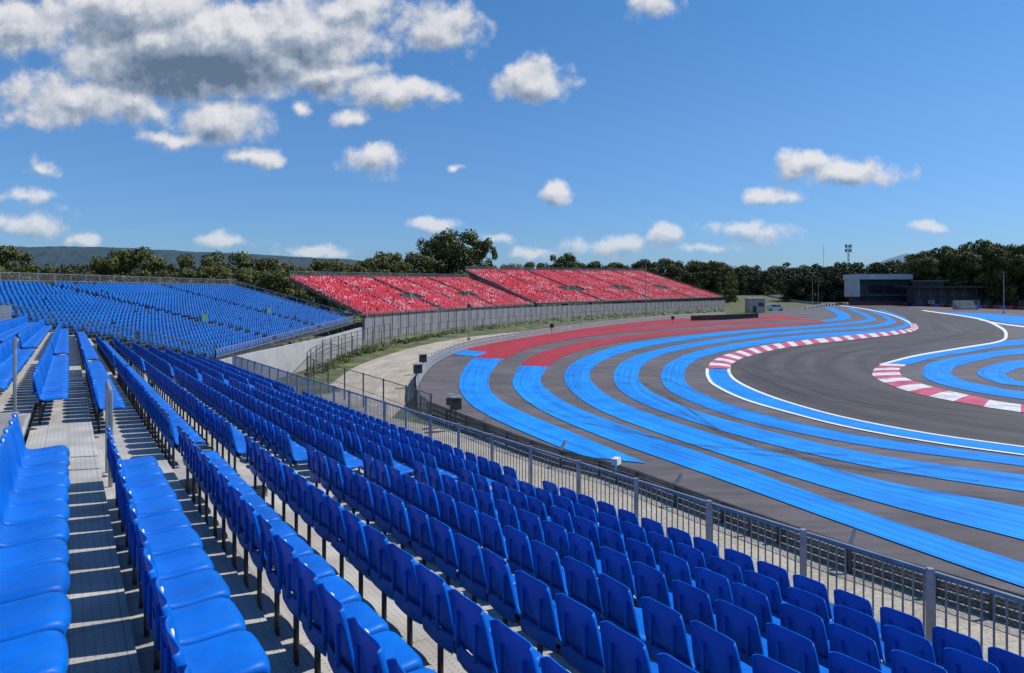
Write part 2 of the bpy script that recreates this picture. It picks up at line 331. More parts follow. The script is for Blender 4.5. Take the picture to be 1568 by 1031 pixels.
strip('painted_edge_band', [(1430, 479), (1500, 480), (1568, 485), (1800, 497)], [(1470, 484), (1520, 491), (1568, 498), (1800, 520)], .06, 'bluep')
strip('white_line', [(1500, 490), (1568, 500), (1800, 524)], [(1500, 491), (1568, 502), (1800, 526)], .072, 'white')
M['skid'] = mat('rubber_skid_mark', (0.03, 0.03, 0.032), (0.06, 0.06, 0.062), 2, 0.7)
nt = M['skid'].node_tree; tc = nt.nodes.new('ShaderNodeTexCoord'); mp = nt.nodes.new('ShaderNodeMapping'); mp.inputs['Scale'].default_value = (0.2, 4, 1)
nn = nt.nodes.new('ShaderNodeTexNoise'); nn.inputs['Scale'].default_value = 2; nn.inputs['Detail'].default_value = 6
rr = nt.nodes.new('ShaderNodeMapRange'); rr.inputs[1].default_value = .4; rr.inputs[2].default_value = .75; rr.inputs[4].default_value = .65
nt.links.new(tc.outputs['UV'], mp.inputs[0]); nt.links.new(mp.outputs[0], nn.inputs[0]); nt.links.new(nn.outputs[0], rr.inputs[0]); nt.links.new(rr.outputs[0], nt.nodes['Principled BSDF'].inputs['Alpha'])
sk = MB()
for q_, (p, q, r_, w) in enumerate([((900, 640), (1040, 680), (1300, 700), .35), ((940, 655), (1080, 690), (1350, 712), .35), ((1010, 548), (1150, 580), (1300, 600), .3), ((980, 600), (1200, 700), (1500, 740), .35), ((1000, 575), (1180, 640), (1500, 700), .3), ((1200, 690), (1350, 745), (1568, 770), .4), ((870, 560), (990, 590), (1100, 660), .3), ((1180, 690), (1330, 720), (1460, 715), .35), ((1120, 560), (1250, 610), (1450, 640), .4), ((1150, 560), (1290, 612), (1500, 642), .4), ((760, 600), (900, 650), (1100, 690), .25), ((1300, 600), (1420, 622), (1568, 640), .4), ((1200, 530), (1330, 520), (1440, 505), .5), ((1250, 545), (1400, 528), (1500, 505), .5)]):
    A = [np.array(x) for x in ground_curve([p, q, r_], 0, 14)]
    s = 0
    for i in range(len(A) - 1):
        d = A[i + 1] - A[i]; L = np.linalg.norm(d); n_ = np.array((-d[1], d[0], 0)) / L * w / 2; e = np.array((0, 0, .078 + q_ * .0015))
        sk.quad(A[i] - n_ + e, A[i + 1] - n_ + e, A[i + 1] + n_ + e, A[i] + n_ + e, 'skid', [(s, 0), (s + L, 0), (s + L, w), (s, w)]); s += L
sk.obj('skid_marks')
b = MB(); cl = [(1292, 330), (1262, 370), (1225, 450), (1180, 600), (1140, 800), (1118, 1000)]
cc = [Dp(p[0], p[1]) for p in catmull(cl, 8)]
for i in range(len(cc) - 1):
    a = np.array(cc[i]); c = np.array(cc[i + 1]); e = np.array((6, 0, .12)); e2 = np.array((-6, 0, .12))
    b.quad(a + e2, a + e, c + e, c + e2, 'track')
    for sgn, k in ((-1, 'white'), (1, 'white')):
        o_ = np.array((sgn * 5.8, 0, .16)); w_ = np.array((.25, 0, 0)); b.quad(a + o_ - w_, a + o_ + w_, c + o_ + w_, c + o_ - w_, k)
    o_ = np.array((-11, 0, 0)); h = np.array((0, 0, 1.3)); b.quad(a + o_, c + o_, c + o_ + h, a + o_ + h, 'steel')
b.obj('track_straight')

# ------------------------------------------------------------------ near grandstand
TH = math.atan(679 / F); sn, cs = math.sin(TH), math.cos(TH); SL = 0.01686
def S(t, a, h): return (-sn * t + cs * a, cs * t + sn * a, HC - h - SL * t)
dv = np.array((-sn, cs, -SL)); nv = np.array((cs, sn, 0)); ROW, DROP = .82, .225
def ak(k): return ROW * k
def hk(k): return 1.5 + DROP * k
prof = [(0.0, .375), (0.0, .42), (-.03, .443), (-.10, .445), (-.22, .432), (-.33, .428), (-.385, .45), (-.41, .52), (-.43, .62), (-.455, .74), (-.475, .835), (-.482, .86)]
cols = [(-.222, 1), (-.212, 0), (-.14, 0), (-.05, 0), (.05, 0), (.14, 0), (.212, 0), (.222, 1)]
tv = []
for i, (y, z) in enumerate(prof):
    for (x, lip) in cols:
        u = abs(x) / .212; bk = i >= 7
        xx = x * (1 - (.14 * (i - 7) / 4 if bk else 0)) * (.94 if i < 3 else 1)
        yy = y + (.035 * u * u if bk else 0) - (.05 if (lip and bk) else 0) - (.02 * u ** 4 if i < 3 else 0)
        zz = z + (.018 * u * u if not bk else 0) - (.05 if (lip and not bk) else 0)
        if i == len(prof) - 1: zz -= .03 * u ** 4
        if i == len(prof) - 2: zz -= .008 * u ** 4
        tv.append((xx, yy, zz))
nc = len(cols)
tf = [(i * nc + j, i * nc + j + 1, (i + 1) * nc + j + 1, (i + 1) * nc + j) for i in range(len(prof) - 1) for j in range(nc - 1)]
n0 = len(tv)
for (y, z) in ((-.435, .50), (-.43, .36)):
    for (x, lip) in cols: tv.append((x * .97, y + .02 * abs(x) / .212, z))
tf += [(n0 + j, n0 + j + 1, n0 + nc + j + 1, n0 + nc + j) for j in range(nc - 1)]
def bake(tv, tf, sub):
    me = bpy.data.meshes.new('tmp'); me.from_pydata(tv, [], tf); o = bpy.data.objects.new('tmp', me); sc.collection.objects.link(o)
    m = o.modifiers.new('s', 'SOLIDIFY'); m.thickness = .016; m.offset = 0
    if sub: q = o.modifiers.new('u', 'SUBSURF'); q.levels = 1
    dg = bpy.context.evaluated_depsgraph_get(); e = o.evaluated_get(dg).to_mesh()
    V = np.array([v.co[:] for v in e.vertices]); Fq = np.array([p.vertices[:] for p in e.polygons if len(p.vertices) == 4])
    bpy.data.objects.remove(o); return V, Fq
HV, HF = bake(tv, tf, True); LV, LF = bake(tv, tf, False)
def boxes_np(bs):
    V = []; Fq = []
    for (x0, x1, y0, y1, z0, z1) in bs:
        i = len(V); V += [(x, y, z) for z in (z0, z1) for (x, y) in ((x0, y0), (x1, y0), (x1, y1), (x0, y1))]
        Fq += [[i + j for j in f] for f in ((0, 3, 2, 1), (4, 5, 6, 7), (0, 1, 5, 4), (1, 2, 6, 5), (2, 3, 7, 6), (3, 0, 4, 7))]
    return np.array(V, float), np.array(Fq)
BV, BF = boxes_np([(-.025, .025, -.36, -.08, .385, .418), (-.016, .016, -.40, -.37, -.02, .41), (-.25, .25, -.365, -.325, .34, .38)])
RV, RF = boxes_np([(-.12, -.10, -.475, -.452, .50, .72), (.10, .12, -.475, -.452, .50, .72)])
TGV, TGF = boxes_np([(-.02, .02, -.464, -.452, .81, .84)])
stand = empty('blue_grandstand')
P0 = .49; blocks = lambda k: ([(-5, 8.9), (13.2, 24.0), (25.4, 50)] if k in (0, 1) else ([(13.2, 24.0), (25.4, 50)] if k < 0 else [(-5, 9.5), (10.5, 24.0), (25.2, 42.0)]))
near_o, far_o = [], []
for k in range(-3, 10):
    for (t0, t1) in blocks(k):
        if k >= 2 and t1 > 40: t1 = 42 - 0.0
        t = t0 + .25
        while t < t1:
            p = S(t, ak(k) + R.uniform(-.008, .008), hk(k) + .45)
            (near_o if t < 14 else far_o).append(p); t += P0
xd = -dv.copy()
for nm, o_, V_, F_ in (('seats_near', near_o, HV, HF), ('seats_far', far_o, LV, LF)):
    yaw = R.normal(0, .022, len(o_))
    V1, F1 = replicate(V_, F_, o_, xd, nv, yaw); np_mesh(nm, V1, F1, ['blue_seat'], parent=stand, smooth=True)
V1, F1 = replicate(BV, BF, near_o + far_o, xd, nv); np_mesh('seat_brackets', V1, F1, ['steel_d'], parent=stand)
V1, F1 = replicate(RV, RF, near_o, xd, nv); np_mesh('seat_back_ribs', V1, F1, ['blue_seat'], parent=stand)
V1, F1 = replicate(TGV, TGF, near_o, xd, nv); np_mesh('seat_number_tags', V1, F1, ['white'], parent=stand)
b = MB()
for k in range(-4, 10):
    a0, a1 = ak(k) - .50, ak(k) + .318; h = hk(k) + .45; T0 = -6; T1 = 51 if k < 2 else 42.3
    t = T0
    while t < T1:
        t2 = min(t + 3, T1)
        b.quad(S(t, a0, h), S(t, a1, h), S(t2, a1, h), S(t2, a0, h), 'deck', [(t, a0), (t, a1), (t2, a1), (t2, a0)])
        t = t2
    b.quad(S(T0, a0, h + .05), S(T0, a1, h + .05), S(T1, a1, h + .05), S(T1, a0, h + .05), 'steel_d')
    b.quad(S(T0, a1, h), S(T0, a1, h + .06), S(T1, a1, h + .06), S(T1, a1, h), 'steel')
    b.quad(S(T0, a0, h), S(T0, a0, h + .06), S(T1, a0, h + .06), S(T1, a0, h), 'steel')
o = b.obj('deck', stand)
b = MB()
for (t0, t1, ks) in ((9.55, 10.45, range(2, 10)), (24.1, 25.1, range(-3, 10))):
    for k in ks:
        h = hk(k) + .45
        P = [S(t, a, hh) for hh in (h - .002, h - DROP / 2) for (t, a) in ((t0, ak(k) - .49), (t0, ak(k) - .2), (t1, ak(k) - .2), (t1, ak(k) - .49))]
        b.box8(P, 'concrete')
        b.quad(S(t0, ak(k) + .28, h - .004), S(t0, ak(k) + .31, h - .004), S(t1, ak(k) + .31, h - .004), S(t1, ak(k) + .28, h - .004), 'yellow')
for (t0, t1, a0, a1, h) in ((9.3, 13, -1.9, -.55, 1.72), (9.6, 12.6, -1.5, -.62, 1.60), (9.6, 11.2, -1.2, -.66, 1.49)):
    b.box8([S(t, a, hh) for hh in (h + .04, h) for (t, a) in ((t0, a0), (t0, a1), (t1, a1), (t1, a0))], 'deck')
b.quad(S(9.6, -.02, 1.944), S(9.6, .02, 1.944), S(10.6, .02, 1.944), S(10.6, -.02, 1.944), 'yellow')
b.obj('aisle_steps', stand)
b = MB()
def P_(t, a, h0, h1, w=.05, k='steel'): b.beam(S(t, a, h0), S(t, a, h1), w, k, 6)
P_(9.4, .42, 2.17, 1.05); P_(10.2, .42, 2.17, 1.0); b.beam(S(9.4, .42, 1.05), S(10.2, .42, 1.0), .05, 'steel', 6)
for (t, a) in ((13.1, -.7), (13.1, -1.5), (13.1, -2.4), (17, -2.7), (21, -2.7), (25, -2.7), (29, -2.7), (33, -2.7), (37, -2.7)):
    P_(t, a, 1.9 + DROP * a / ROW, .7 + DROP * a / ROW)
for z in (.75, 1.1, 1.45):
    b.beam(S(13.1, -2.7, z - .7), S(48, -2.7, z - .7), .04, 'steel', 6)
for i in range(150):
    t = 13.1 + i * .23; b.beam(S(t, -2.7, .75), S(t, -2.7, .05), .018, 'steel', 4)
b.obj('handrails', stand)
b = MB()
for t in range(-5, 50, 3):
    for k in range(-4, 10, 2):
        if k >= 2 and t > 42: continue
        p = S(t, ak(k), hk(k) + .52); b.beam((p[0], p[1], 0), p, .06, 'steel_d', 6)
    if t < 42: b.beam(S(t, ak(-4), hk(-4) + .62), S(t, ak(9) + .3, hk(9) + .68), .1, 'steel_d')
b.obj('scaffolding', stand)
b = MB(); af = 8.02; hb = hk(9) + .45; ht = 3.06
for h in (ht, hb - .12): b.beam(S(-6, af, h), S(42.3, af, h), .045, 'steel_r')
t = -6
while t < 42.3:
    b.beam(S(t, af, ht), S(t, af, hb - .12), .016, 'steel_r', 4); t += .115
t = -5.5; i = 0
while t < 42.3:
    b.beam(S(t, af - .05, hb + .25), S(t, af - .05, ht - .06), .065, 'steel')
    t += 1.55
b.obj('front_railing', stand)

# ------------------------------------------------------------------ guardrail + debris fence along the run-off
gpts = [(1110, 478), (1000, 485), (900, 495), (780, 511), (710, 524), (665, 542), (642, 566), (638, 590), (655, 613), (720, 638), (850, 686), (950, 712), (1120, 772), (1380, 858), (1568, 910), (1900, 1010)]
gc = catmull(gpts, 12)
gl = [np.array(W(p[0], p[1], float(np.interp(i_ / 12, [7, 10], [1.05, .62])))) for i_, p in enumerate(gc)]
def resample(P, step):
    out = [P[0]]; acc = 0
    for i in range(len(P) - 1):
        a, c = P[i], P[i + 1]; L = np.linalg.norm(c - a); s = step - acc
        while s <= L:
            out.append(a + (c - a) * s / L); s += step
        acc = (acc + L) % step
    return out
gr = resample(gl, 2.0)
b = MB()
wp = [(0, 0), (.05, .05), (.05, .10), (0, .14), (0, .17), (.05, .21), (.05, .26), (0, .31)]
for i in range(len(gr) - 1):
    a, c = gr[i].copy(), gr[i + 1].copy(); d = c - a; L = np.linalg.norm(d[:2]); n_ = np.array((-d[1], d[0], 0)) / L
    for base in (.06, .40, .74):
        for j in range(len(wp) - 1):
            (o0, z0), (o1, z1) = wp[j], wp[j + 1]
            f = lambda p, o_, z: (p[0] + n_[0] * o_, p[1] + n_[1] * o_, (base + z) * p[2] / 1.05)
            b.quad(f(a, o0, z0), f(c, o0, z0), f(c, o1, z1), f(a, o1, z1), 'steel')
    b.beam((a[0] - n_[0] * .08, a[1] - n_[1] * .08, 0), (a[0] - n_[0] * .08, a[1] - n_[1] * .08, a[2] + .03), .1, 'steel_d')
b.obj('guardrail')
b = MB(); idx = int(8.2 * 12); gd = resample(gl[idx:], 3.0); s = 0
for i in range(len(gd) - 1):
    a, c = gd[i], gd[i + 1]; d = c - a; L = np.linalg.norm(d[:2]); n_ = np.array((-d[1], d[0], 0)) / L
    off = n_ * (-.3); h0 = a[2] + .08; h1 = c[2] + .08
    p0 = np.array((a[0], a[1], 0)) + off; p1 = np.array((c[0], c[1], 0)) + off; Z0 = np.array((0, 0, h0)); Z1 = np.array((0, 0, h1))
    b.quad(p0, p1, p1 + Z1, p0 + Z0, 'debris', [(s, 0), (s + L, 0), (s + L, h1), (s, h0)])
    b.beam(p0, p0 + Z0, .07, 'steel_d'); b.beam(p0 + Z0, p1 + Z1, .03, 'steel_d')
    if i % 2 == 0:
        b.beam(p0 + Z0, p0 + Z0 + n_ * .3 + np.array((0, 0, .32)), .09, 'steel')
    s += L
b.obj('debris_fence')
def fence(name, pts, height, post=2.5, key='chain', lean=0.0, pk='steel_d'):
    P = resample([np.array(p, float) for p in pts], post); b = MB(); s = 0
    for i in range(len(P) - 1):
        a, c = P[i], P[i + 1]; L = np.linalg.norm(c - a); Z = np.array((0, 0, height))
        b.quad(a, c, c + Z, a + Z, key, [(s, 0), (s + L, 0), (s + L, height), (s, height)]); s += L
        b.beam(a, a + Z * 1.03, .07, pk); b.beam(a + Z, c + Z, .04, pk); b.beam(a + Z * .5, c + Z * .5, .02, pk)
    b.beam(P[-1], P[-1] + Z, .07, pk)
    return b.obj(name)
fence('chain_link_fence', ground_curve([(660, 668), (620, 650), (560, 625), (500, 602), (474, 590), (472, 575), (500, 556), (555, 540), (640, 520), (720, 508), (830, 497), (960, 486), (1110, 477)], 0, 8), 2.0, 3.2)
fence('chain_link_fence', [(-17.2, 62, 0), (-17.4, 74, 0), (-17.6, 84, 0), (-17, 95, 0)], 2.4, 3.0)

def wall(name, pts, h, th, key, cap=None):
    b = MB(); P = [np.array(p, float) for p in pts]
    for i in range(len(P) - 1):
        a, c = P[i], P[i + 1]; d = c - a; n_ = np.array((-d[1], d[0], 0)) / np.linalg.norm(d[:2]) * th / 2
        u = np.array((0, 0, 1.)); hh = h
        b.box8([a - n_, c - n_, c + n_, a + n_, a - n_ + u * hh, c - n_ + u * hh, c + n_ + u * hh, a + n_ + u * hh], key)
    return b.obj(name)
wall('concrete_wall', [(-19.2, 38, 0), (-19.0, 50, 0), (-18.2, 66, 0), (-18.6, 84, 0)], 2.45, .3, 'wall2')
wp_ = ground_curve([(556, 521), (640, 508), (700, 501), (820, 488.5), (960, 478), (1110, 470.5)], 0, 6)
wall('grey_wall', wp_, 3.0, .3, 'wall')
b = MB()
for p in resample([np.array((q[0] + .3, q[1] - .4, 0)) for q in wp_], 3.2): b.beam(p, p + np.array((0, 0, 3.7)), .09, 'steel_d')
pr = [np.array((q[0] + .3, q[1] - .4, 3.55)) for q in wp_]
for i in range(len(pr) - 1):
    b.beam(pr[i], pr[i + 1], .06, 'steel_d')
b.obj('boundary_fence')

# ------------------------------------------------------------------ far grandstands
sp_prof = [(0, .38), (0, .44), (-.36, .43), (-.43, .75), (-.47, .75), (-.42, .38)]
SV = np.array([(x, y, z) for x in (-.185, .185) for (y, z) in sp_prof], float)
SF = np.array([(i, (i + 1) % 6, 6 + (i + 1) % 6, 6 + i) for i in range(6)] + [(0, 1, 2, 5), (5, 2, 3, 4), (6, 11, 8, 7), (11, 10, 9, 8)])
def far_stand(name, FL, FR, BL, BR, rows, seatk, aisles, drop_p=.0, gaps=(), banners=(), probs=None):
    FL, FR, BL, BR = [np.array(p, float) for p in (FL, FR, BL, BR)]
    e = empty(name); org = []; kk = []; b = MB()
    L = np.linalg.norm(FR - FL); dirr = (FR - FL) / L; dirr[2] = 0; xdv = dirr / np.linalg.norm(dirr)
    nrm = np.array((xdv[1], -xdv[0], 0))
    if np.dot(nrm, (FL - BL)) < 0: nrm = -nrm
    blk = R.rand(12, 14)
    for r in range(rows):
        f0, f1 = r / rows, (r + 1) / rows
        a0 = FL + (BL - FL) * f0; a1 = FL + (BL - FL) * f1; c0 = FR + (BR - FR) * f0; c1 = FR + (BR - FR) * f1
        z0, z1 = a0[2], c0[2]
        q = [np.array((p[0], p[1], z)) for p, z in ((a0, z0), (c0, z1), (c1, z1), (a1, z0))]
        b.quad(*q, 'deckfar'); pz = a1[2] - a0[2]
        b.quad(q[3], q[2], q[2] + np.array((0, 0, c1[2] - c0[2])), q[3] + np.array((0, 0, pz)), 'deckfar')
        LL = np.linalg.norm(q[1] - q[0]); n = int(LL / .5)
        for i in range(n):
            u = (i + .5) / n
            if any(abs(u - A) < w for (A, s, w) in aisles): continue
            if any(u0 < u < u1 and v0 < f0 < v1 for (u0, u1, v0, v1) in gaps): continue
            if R.rand() < drop_p: continue
            p = q[0] * (1 - u) * .5 + q[3] * (1 - u) * .5 + q[1] * u * .5 + q[2] * u * .5
            org.append(p + nrm * .2)
            bl = blk[int(f0 * 11.9), int(u * 13.9)]
            if len(seatk) == 1: kk.append(0)
            else:
                x = R.rand() + (bl - .5) * .6; kk.append(0 if x < .58 else (1 if x < .93 else 2))
    V, Fq = replicate(SV, SF, org, np.cross(nrm, (0, 0, 1)) * 1.0, nrm, R.normal(0, .05, len(org))); np_mesh('seats', V, Fq, seatk, mi=np.repeat(kk, len(SF)), parent=e)
    b.obj('deck', e)
    c = MB()
    def col(p): c.beam((p[0], p[1], 0), (p[0], p[1], p[2] - .1), .08, 'steel_d', 4)
    for (u) in np.linspace(0, 1, max(3, int(L / 6))):
        F_ = FL + (FR - FL) * u; B_ = BL + (BR - BL) * u; prev = None
        for v in np.linspace(0, 1, 8):
            p = F_ + (B_ - F_) * v; col(p)
            if prev is not None:
                c.beam((prev[0], prev[1], .3), (p[0], p[1], p[2] - .3), .05, 'steel_d')
                for zz in np.arange(2, p[2], 2.): c.beam((prev[0], prev[1], min(zz, prev[2] - .2)), (p[0], p[1], zz), .05, 'steel_d')
            prev = p
        c.beam(F_ - np.array((0, 0, .2)), B_ - np.array((0, 0, .2)), .16, 'steel_d')
    def rail(p, q, hh=1.1, mesh=True):
        L_ = np.linalg.norm(q - p); n = max(2, int(L_ / 2)); Z = np.array((0, 0, hh))
        for z in (hh, hh * .5): c.beam(p + Z * z / hh, q + Z * z / hh, .05, 'steel')
        for i in range(n + 1):
            s_ = p + (q - p) * i / n; c.beam(s_, s_ + Z, .06, 'steel')
        if mesh: c.quad(p, q, q + Z, p + Z, 'chain', [(0, 0), (L_, 0), (L_, hh), (0, hh)])
    rail(BL, BR, 1.3); rail(FL, BL); rail(FR, BR); rail(FL - np.array((0, 0, .1)), FR - np.array((0, 0, .1)), 1.0)
    for (A, s_, w_) in aisles:
        p = FL + (FR - FL) * A; q = BL + (BR - BL) * A
        if len(seatk) > 1: rail(p, q, 1.0, False)
    c.obj('scaffolding', e)
    for (u, v, w, h) in banners:
        m = MB(); p = (FL * (1 - u) + FR * u) * (1 - v) + (BL * (1 - u) + BR * u) * v
        m.box(p + np.array((0, 0, h / 2 + .1)), (w, .12, h), 'green', (xdv[0], xdv[1]))
        for s_ in (-1, 1): m.beam(p + xdv * s_ * w * .6, p + xdv * s_ * w * .6 + np.array((0, 0, h + .4)), .1, 'steel')
        m.box(p + np.array((0, 0, .05)), (w * 1.3, 1.2, .1), 'steel_d', (xdv[0], xdv[1])); m.obj('exit_gate', e)
    return e
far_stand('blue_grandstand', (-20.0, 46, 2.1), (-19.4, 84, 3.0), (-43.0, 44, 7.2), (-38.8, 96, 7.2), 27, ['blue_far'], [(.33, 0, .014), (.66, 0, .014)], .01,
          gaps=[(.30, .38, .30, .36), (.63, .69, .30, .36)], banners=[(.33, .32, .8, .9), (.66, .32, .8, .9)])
RS = ['red_a', 'red_b', 'red_c']
far_stand('red_grandstand', Dp(560, 101, 3.0), Dp(818, 180, 3.1), Dp(443, 117, 9.0), Dp(718, 196, 10.3), 24, RS, [(.16, 0, .004), (.33, 0, .012), (.5, 0, .004), (.67, 0, .012), (.86, 0, .005)], .06,
          gaps=[(.27, .38, .3, .42), (.6, .72, .3, .42)], banners=[(.3, .34, 1.2, 1.1), (.64, .34, 1.2, 1.1)])
far_stand('red_grandstand', Dp(824, 183, 3.2), Dp(1108, 302, 3.9), Dp(712, 201, 12.8), Dp(985, 320, 15.8), 31, RS, [(.12, 0, .003), (.25, 0, .008), (.37, 0, .003), (.5, 0, .008), (.62, 0, .003), (.75, 0, .008), (.88, 0, .003)], .06,
          gaps=[(.2, .3, .3, .44), (.46, .55, .3, .44), (.72, .80, .3, .44)], banners=[(.22, .36, 1.5, 1.4), (.48, .36, 1.5, 1.4), (.74, .36, 1.5, 1.4)])

# ------------------------------------------------------------------ trees
def leaves(rng, centers, radii, n, size):
    C = np.asarray(centers); Rr = np.asarray(radii); m = len(C)
    d = rng.normal(size=(m, n, 3)); d /= np.linalg.norm(d, axis=2, keepdims=True)
    r = rng.uniform(.55, 1.03, (m, n, 1))
    out = (d * np.array((1, 1, 1.5))); out /= np.linalg.norm(out, axis=2, keepdims=True)
    p = (C[:, None] + d * r * Rr[:, None]).reshape(-1, 3); o = out.reshape(-1, 3)
    k = len(p); nrm = o + rng.normal(size=(k, 3)) * .55; nrm /= np.linalg.norm(nrm, axis=1, keepdims=True)
    a = np.cross(nrm, rng.normal(size=(k, 3))); a /= np.linalg.norm(a, axis=1, keepdims=True); b_ = np.cross(a, nrm)
    s = size * rng.uniform(.6, 1.4, (k, 1)); a = a * s; b_ = b_ * s * .6
    V = np.stack([p - a - b_, p + a - b_, p + a + b_, p - a + b_], 1).reshape(-1, 3)
    return V, np.arange(k * 4).reshape(-1, 4)
def pine_mesh(seed, style):
    rng = np.random.RandomState(seed); b = MB()
    pts = [np.array((0, 0, -.3))]
    for z in (2, 4, 5.6): pts.append(np.array((rng.uniform(-.4, .4), rng.uniform(-.4, .4), z)))
    w = [.75, .6, .5, .35]
    for i in range(3): b.beam(pts[i], pts[i + 1], w[i], 'bark', 8, w[i + 1])
    cen = []; rad = []; NC = 60
    for i in range(NC):
        th = rng.uniform(0, 6.283)
        if style == 0:
            rr = 4.2 * math.sqrt(rng.rand()); z = 9.0 - 3.0 * (rr / 4.4) ** 2 - min(rng.exponential(1.4), 4.2)
        else:
            z = rng.uniform(1.2, 8.9); rr = 4.1 * math.sqrt(max(0, 1 - ((z - 4.6) / 4.9) ** 2)) * math.sqrt(rng.uniform(.15, 1))
        cen.append((math.cos(th) * rr, math.sin(th) * rr, z)); s = rng.uniform(.7, 1.4); rad.append((s, s, s * .75))
    for i in range(0, NC, 4):
        b.beam(pts[1 + i % 3], cen[i], .22, 'bark', 5, .06)
    V, Fq = leaves(rng, cen, rad, 180, .13)
    n0 = len(b.v); V = np.vstack([np.array(b.v), V])
    faces = b.f + [tuple(int(x) + n0 for x in q) for q in Fq]
    me = bpy.data.meshes.new('pine_tree'); me.from_pydata([tuple(v) for v in V], [], faces)
    me.materials.append(M['bark']); me.materials.append(M['leaf'])
    me.polygons.foreach_set('material_index', [0] * len(b.f) + [1] * len(Fq))
    return me
pines = [pine_mesh(s, s % 2) for s in range(8)]
def tree(px, top, wpx, d, style=None):
    base = gz(d); h = (zat(top, d) - base) / 9.6; w = wpx * d / F / 9.6
    cand = [p for i, p in enumerate(pines) if style is None or i % 2 == style]
    o = bpy.data.objects.new('pine_tree', cand[R.randint(len(cand))]); sc.collection.objects.link(o)
    o.location = Dp(px, d, base); o.scale = (w, w, h); o.rotation_euler = (0, 0, R.uniform(0, 6.28))
for t in [(15, 376, 90, 120, 1), (-30, 385, 80, 115, 1), (60, 402, 60, 130, 1), (200, 378, 110, 135, 1), (240, 394, 80, 130, 1), (165, 391, 75, 130, 1), (300, 388, 85, 140, 1), (350, 384, 105, 150, 1), (400, 393, 90, 150, 1),
          (430, 402, 70, 155, 1), (290, 412, 80, 125, 1), (460, 408, 70, 170, 1), (505, 396, 95, 180, 1), (540, 403, 70, 190, 1), (385, 410, 90, 125, 1), (420, 415, 80, 122, 1), (330, 405, 80, 124, 1), (480, 410, 70, 175, 1),
          (590, 384, 80, 210, 1), (625, 385, 80, 215, 1), (560, 396, 60, 200, 1), (660, 362, 75, 222, 1), (698, 350, 110, 225, 1), (738, 364, 60, 226, 1), (675, 357, 80, 227, 1), (690, 375, 125, 224, 1), (640, 390, 70, 215, 1), (610, 400, 70, 205, 1),
          (780, 403, 60, 260, 1), (820, 400, 60, 280, 1), (862, 387, 62, 300, 1), (866, 398, 70, 302, 1), (905, 400, 65, 310, 1), (945, 401, 65, 330, 1), (985, 397, 60, 340, 1), (1020, 395, 65, 345, 1), (1055, 398, 70, 335, 1), (1090, 399, 65, 330, 1), (1108, 406, 45, 325, 1), (1040, 402, 70, 340, 1), (1075, 404, 70, 333, 1),
          (1410, 384, 65, 330, 0), (1412, 397, 70, 332, 1), (1445, 373, 80, 320, 0), (1450, 392, 90, 322, 1), (1478, 376, 60, 315, 0), (1500, 363, 90, 310, 0), (1505, 385, 100, 312, 1), (1525, 372, 60, 306, 0), (1550, 370, 80, 300, 0), (1550, 390, 90, 302, 1), (1590, 366, 90, 300, 0), (1600, 385, 90, 302, 1), (1650, 370, 90, 300, 0), (1720, 375, 90, 300, 1), (1800, 370, 90, 300, 0)]:
    tree(*t)
rng = np.random.RandomState(3); cen = []; rad = []
def belt(px, d, top):
    base = gz(d); h = zat(top, d) - base; p = Dp(px, d, base)
    for j in range(11):
        f = rng.uniform(.02, .93); rr = 5.0 * math.sqrt(max(.1, 1 - (f * 1.05) ** 3)); th = rng.uniform(0, 6.28)
        cen.append((p[0] + rr * math.cos(th), p[1] + rr * math.sin(th), p[2] + h * f)); rad.append((2.9, 2.9, 2.1))
for i in range(330):
    px = rng.uniform(-120, 1130); belt(px, rng.uniform(370, 430), rng.uniform(400, 414) if px > 560 else rng.uniform(404, 416))
for i in range(190):
    px = rng.uniform(1110, 1440); lo_ = np.interp(px, [1110, 1150, 1200, 1260, 1320, 1440], [408, 404, 400, 400, 396, 398])
    belt(px, rng.uniform(560, 640) if px < 1205 else rng.uniform(395, 440), lo_ + rng.uniform(0, 16))
for i in range(110): belt(rng.uniform(1400, 1950), rng.uniform(335, 380), rng.uniform(380, 400))
V, Fq = leaves(rng, cen, rad, 52, .55); np_mesh('distant_tree_line', V, Fq, ['leaf_far'])
cen = []; rad = []
for i in range(300):
    px = rng.uniform(470, 1120); yy = np.interp(px, [470, 560, 700, 820, 960, 1120], [575, 535, 507, 493, 482, 474]) + rng.uniform(-1.5, 4) * (1 if px > 600 else 2)
    p = W(px, yy); s = rng.uniform(.15, .5); cen.append((p[0], p[1], s * .4)); rad.append((s * 1.6, s * 1.6, s))
V, Fq = leaves(rng, cen, rad, 40, .09); np_mesh('roadside_scrub', V, Fq, ['leaf'])

def ridge(name, pts, d0, d1, d2, key, rough, seed):
    rng = np.random.RandomState(seed); xs_ = [p[0] for p in pts]; N = 260; px = np.linspace(xs_[0], xs_[-1], N); top = np.interp(px, xs_, [p[1] for p in pts])
    nz = np.convolve(rng.normal(size=N + 8), np.ones(5) / 5, 'same')[:N] * rough; V = []; rows = 10
    for j in range(rows + 1):
        f = j / rows
        for i in range(N):
            d = d0 + (d1 - d0) * f; zt = zat(top[i], d1) + nz[i]
            z = 5 + (zt - 5) * (f ** .8) + (rng.normal() * rough * 1.2 if 0 < j < rows else 0); V.append(Dp(px[i], d, z))
    for i in range(N): V.append(Dp(px[i], d2, 0))
    Fq = [(j * N + i, j * N + i + 1, (j + 1) * N + i + 1, (j + 1) * N + i) for j in range(rows + 1) for i in range(N - 1)]
    np_mesh(name, np.array(V), np.array(Fq), [key], smooth=True)
ridge('forested_hill', [(-600, 376), (0, 376), (40, 378), (150, 378), (230, 382), (400, 390), (470, 395), (555, 398), (640, 412), (760, 430), (850, 440)], 1300, 2300, 3500, 'hill', 2.5, 1)
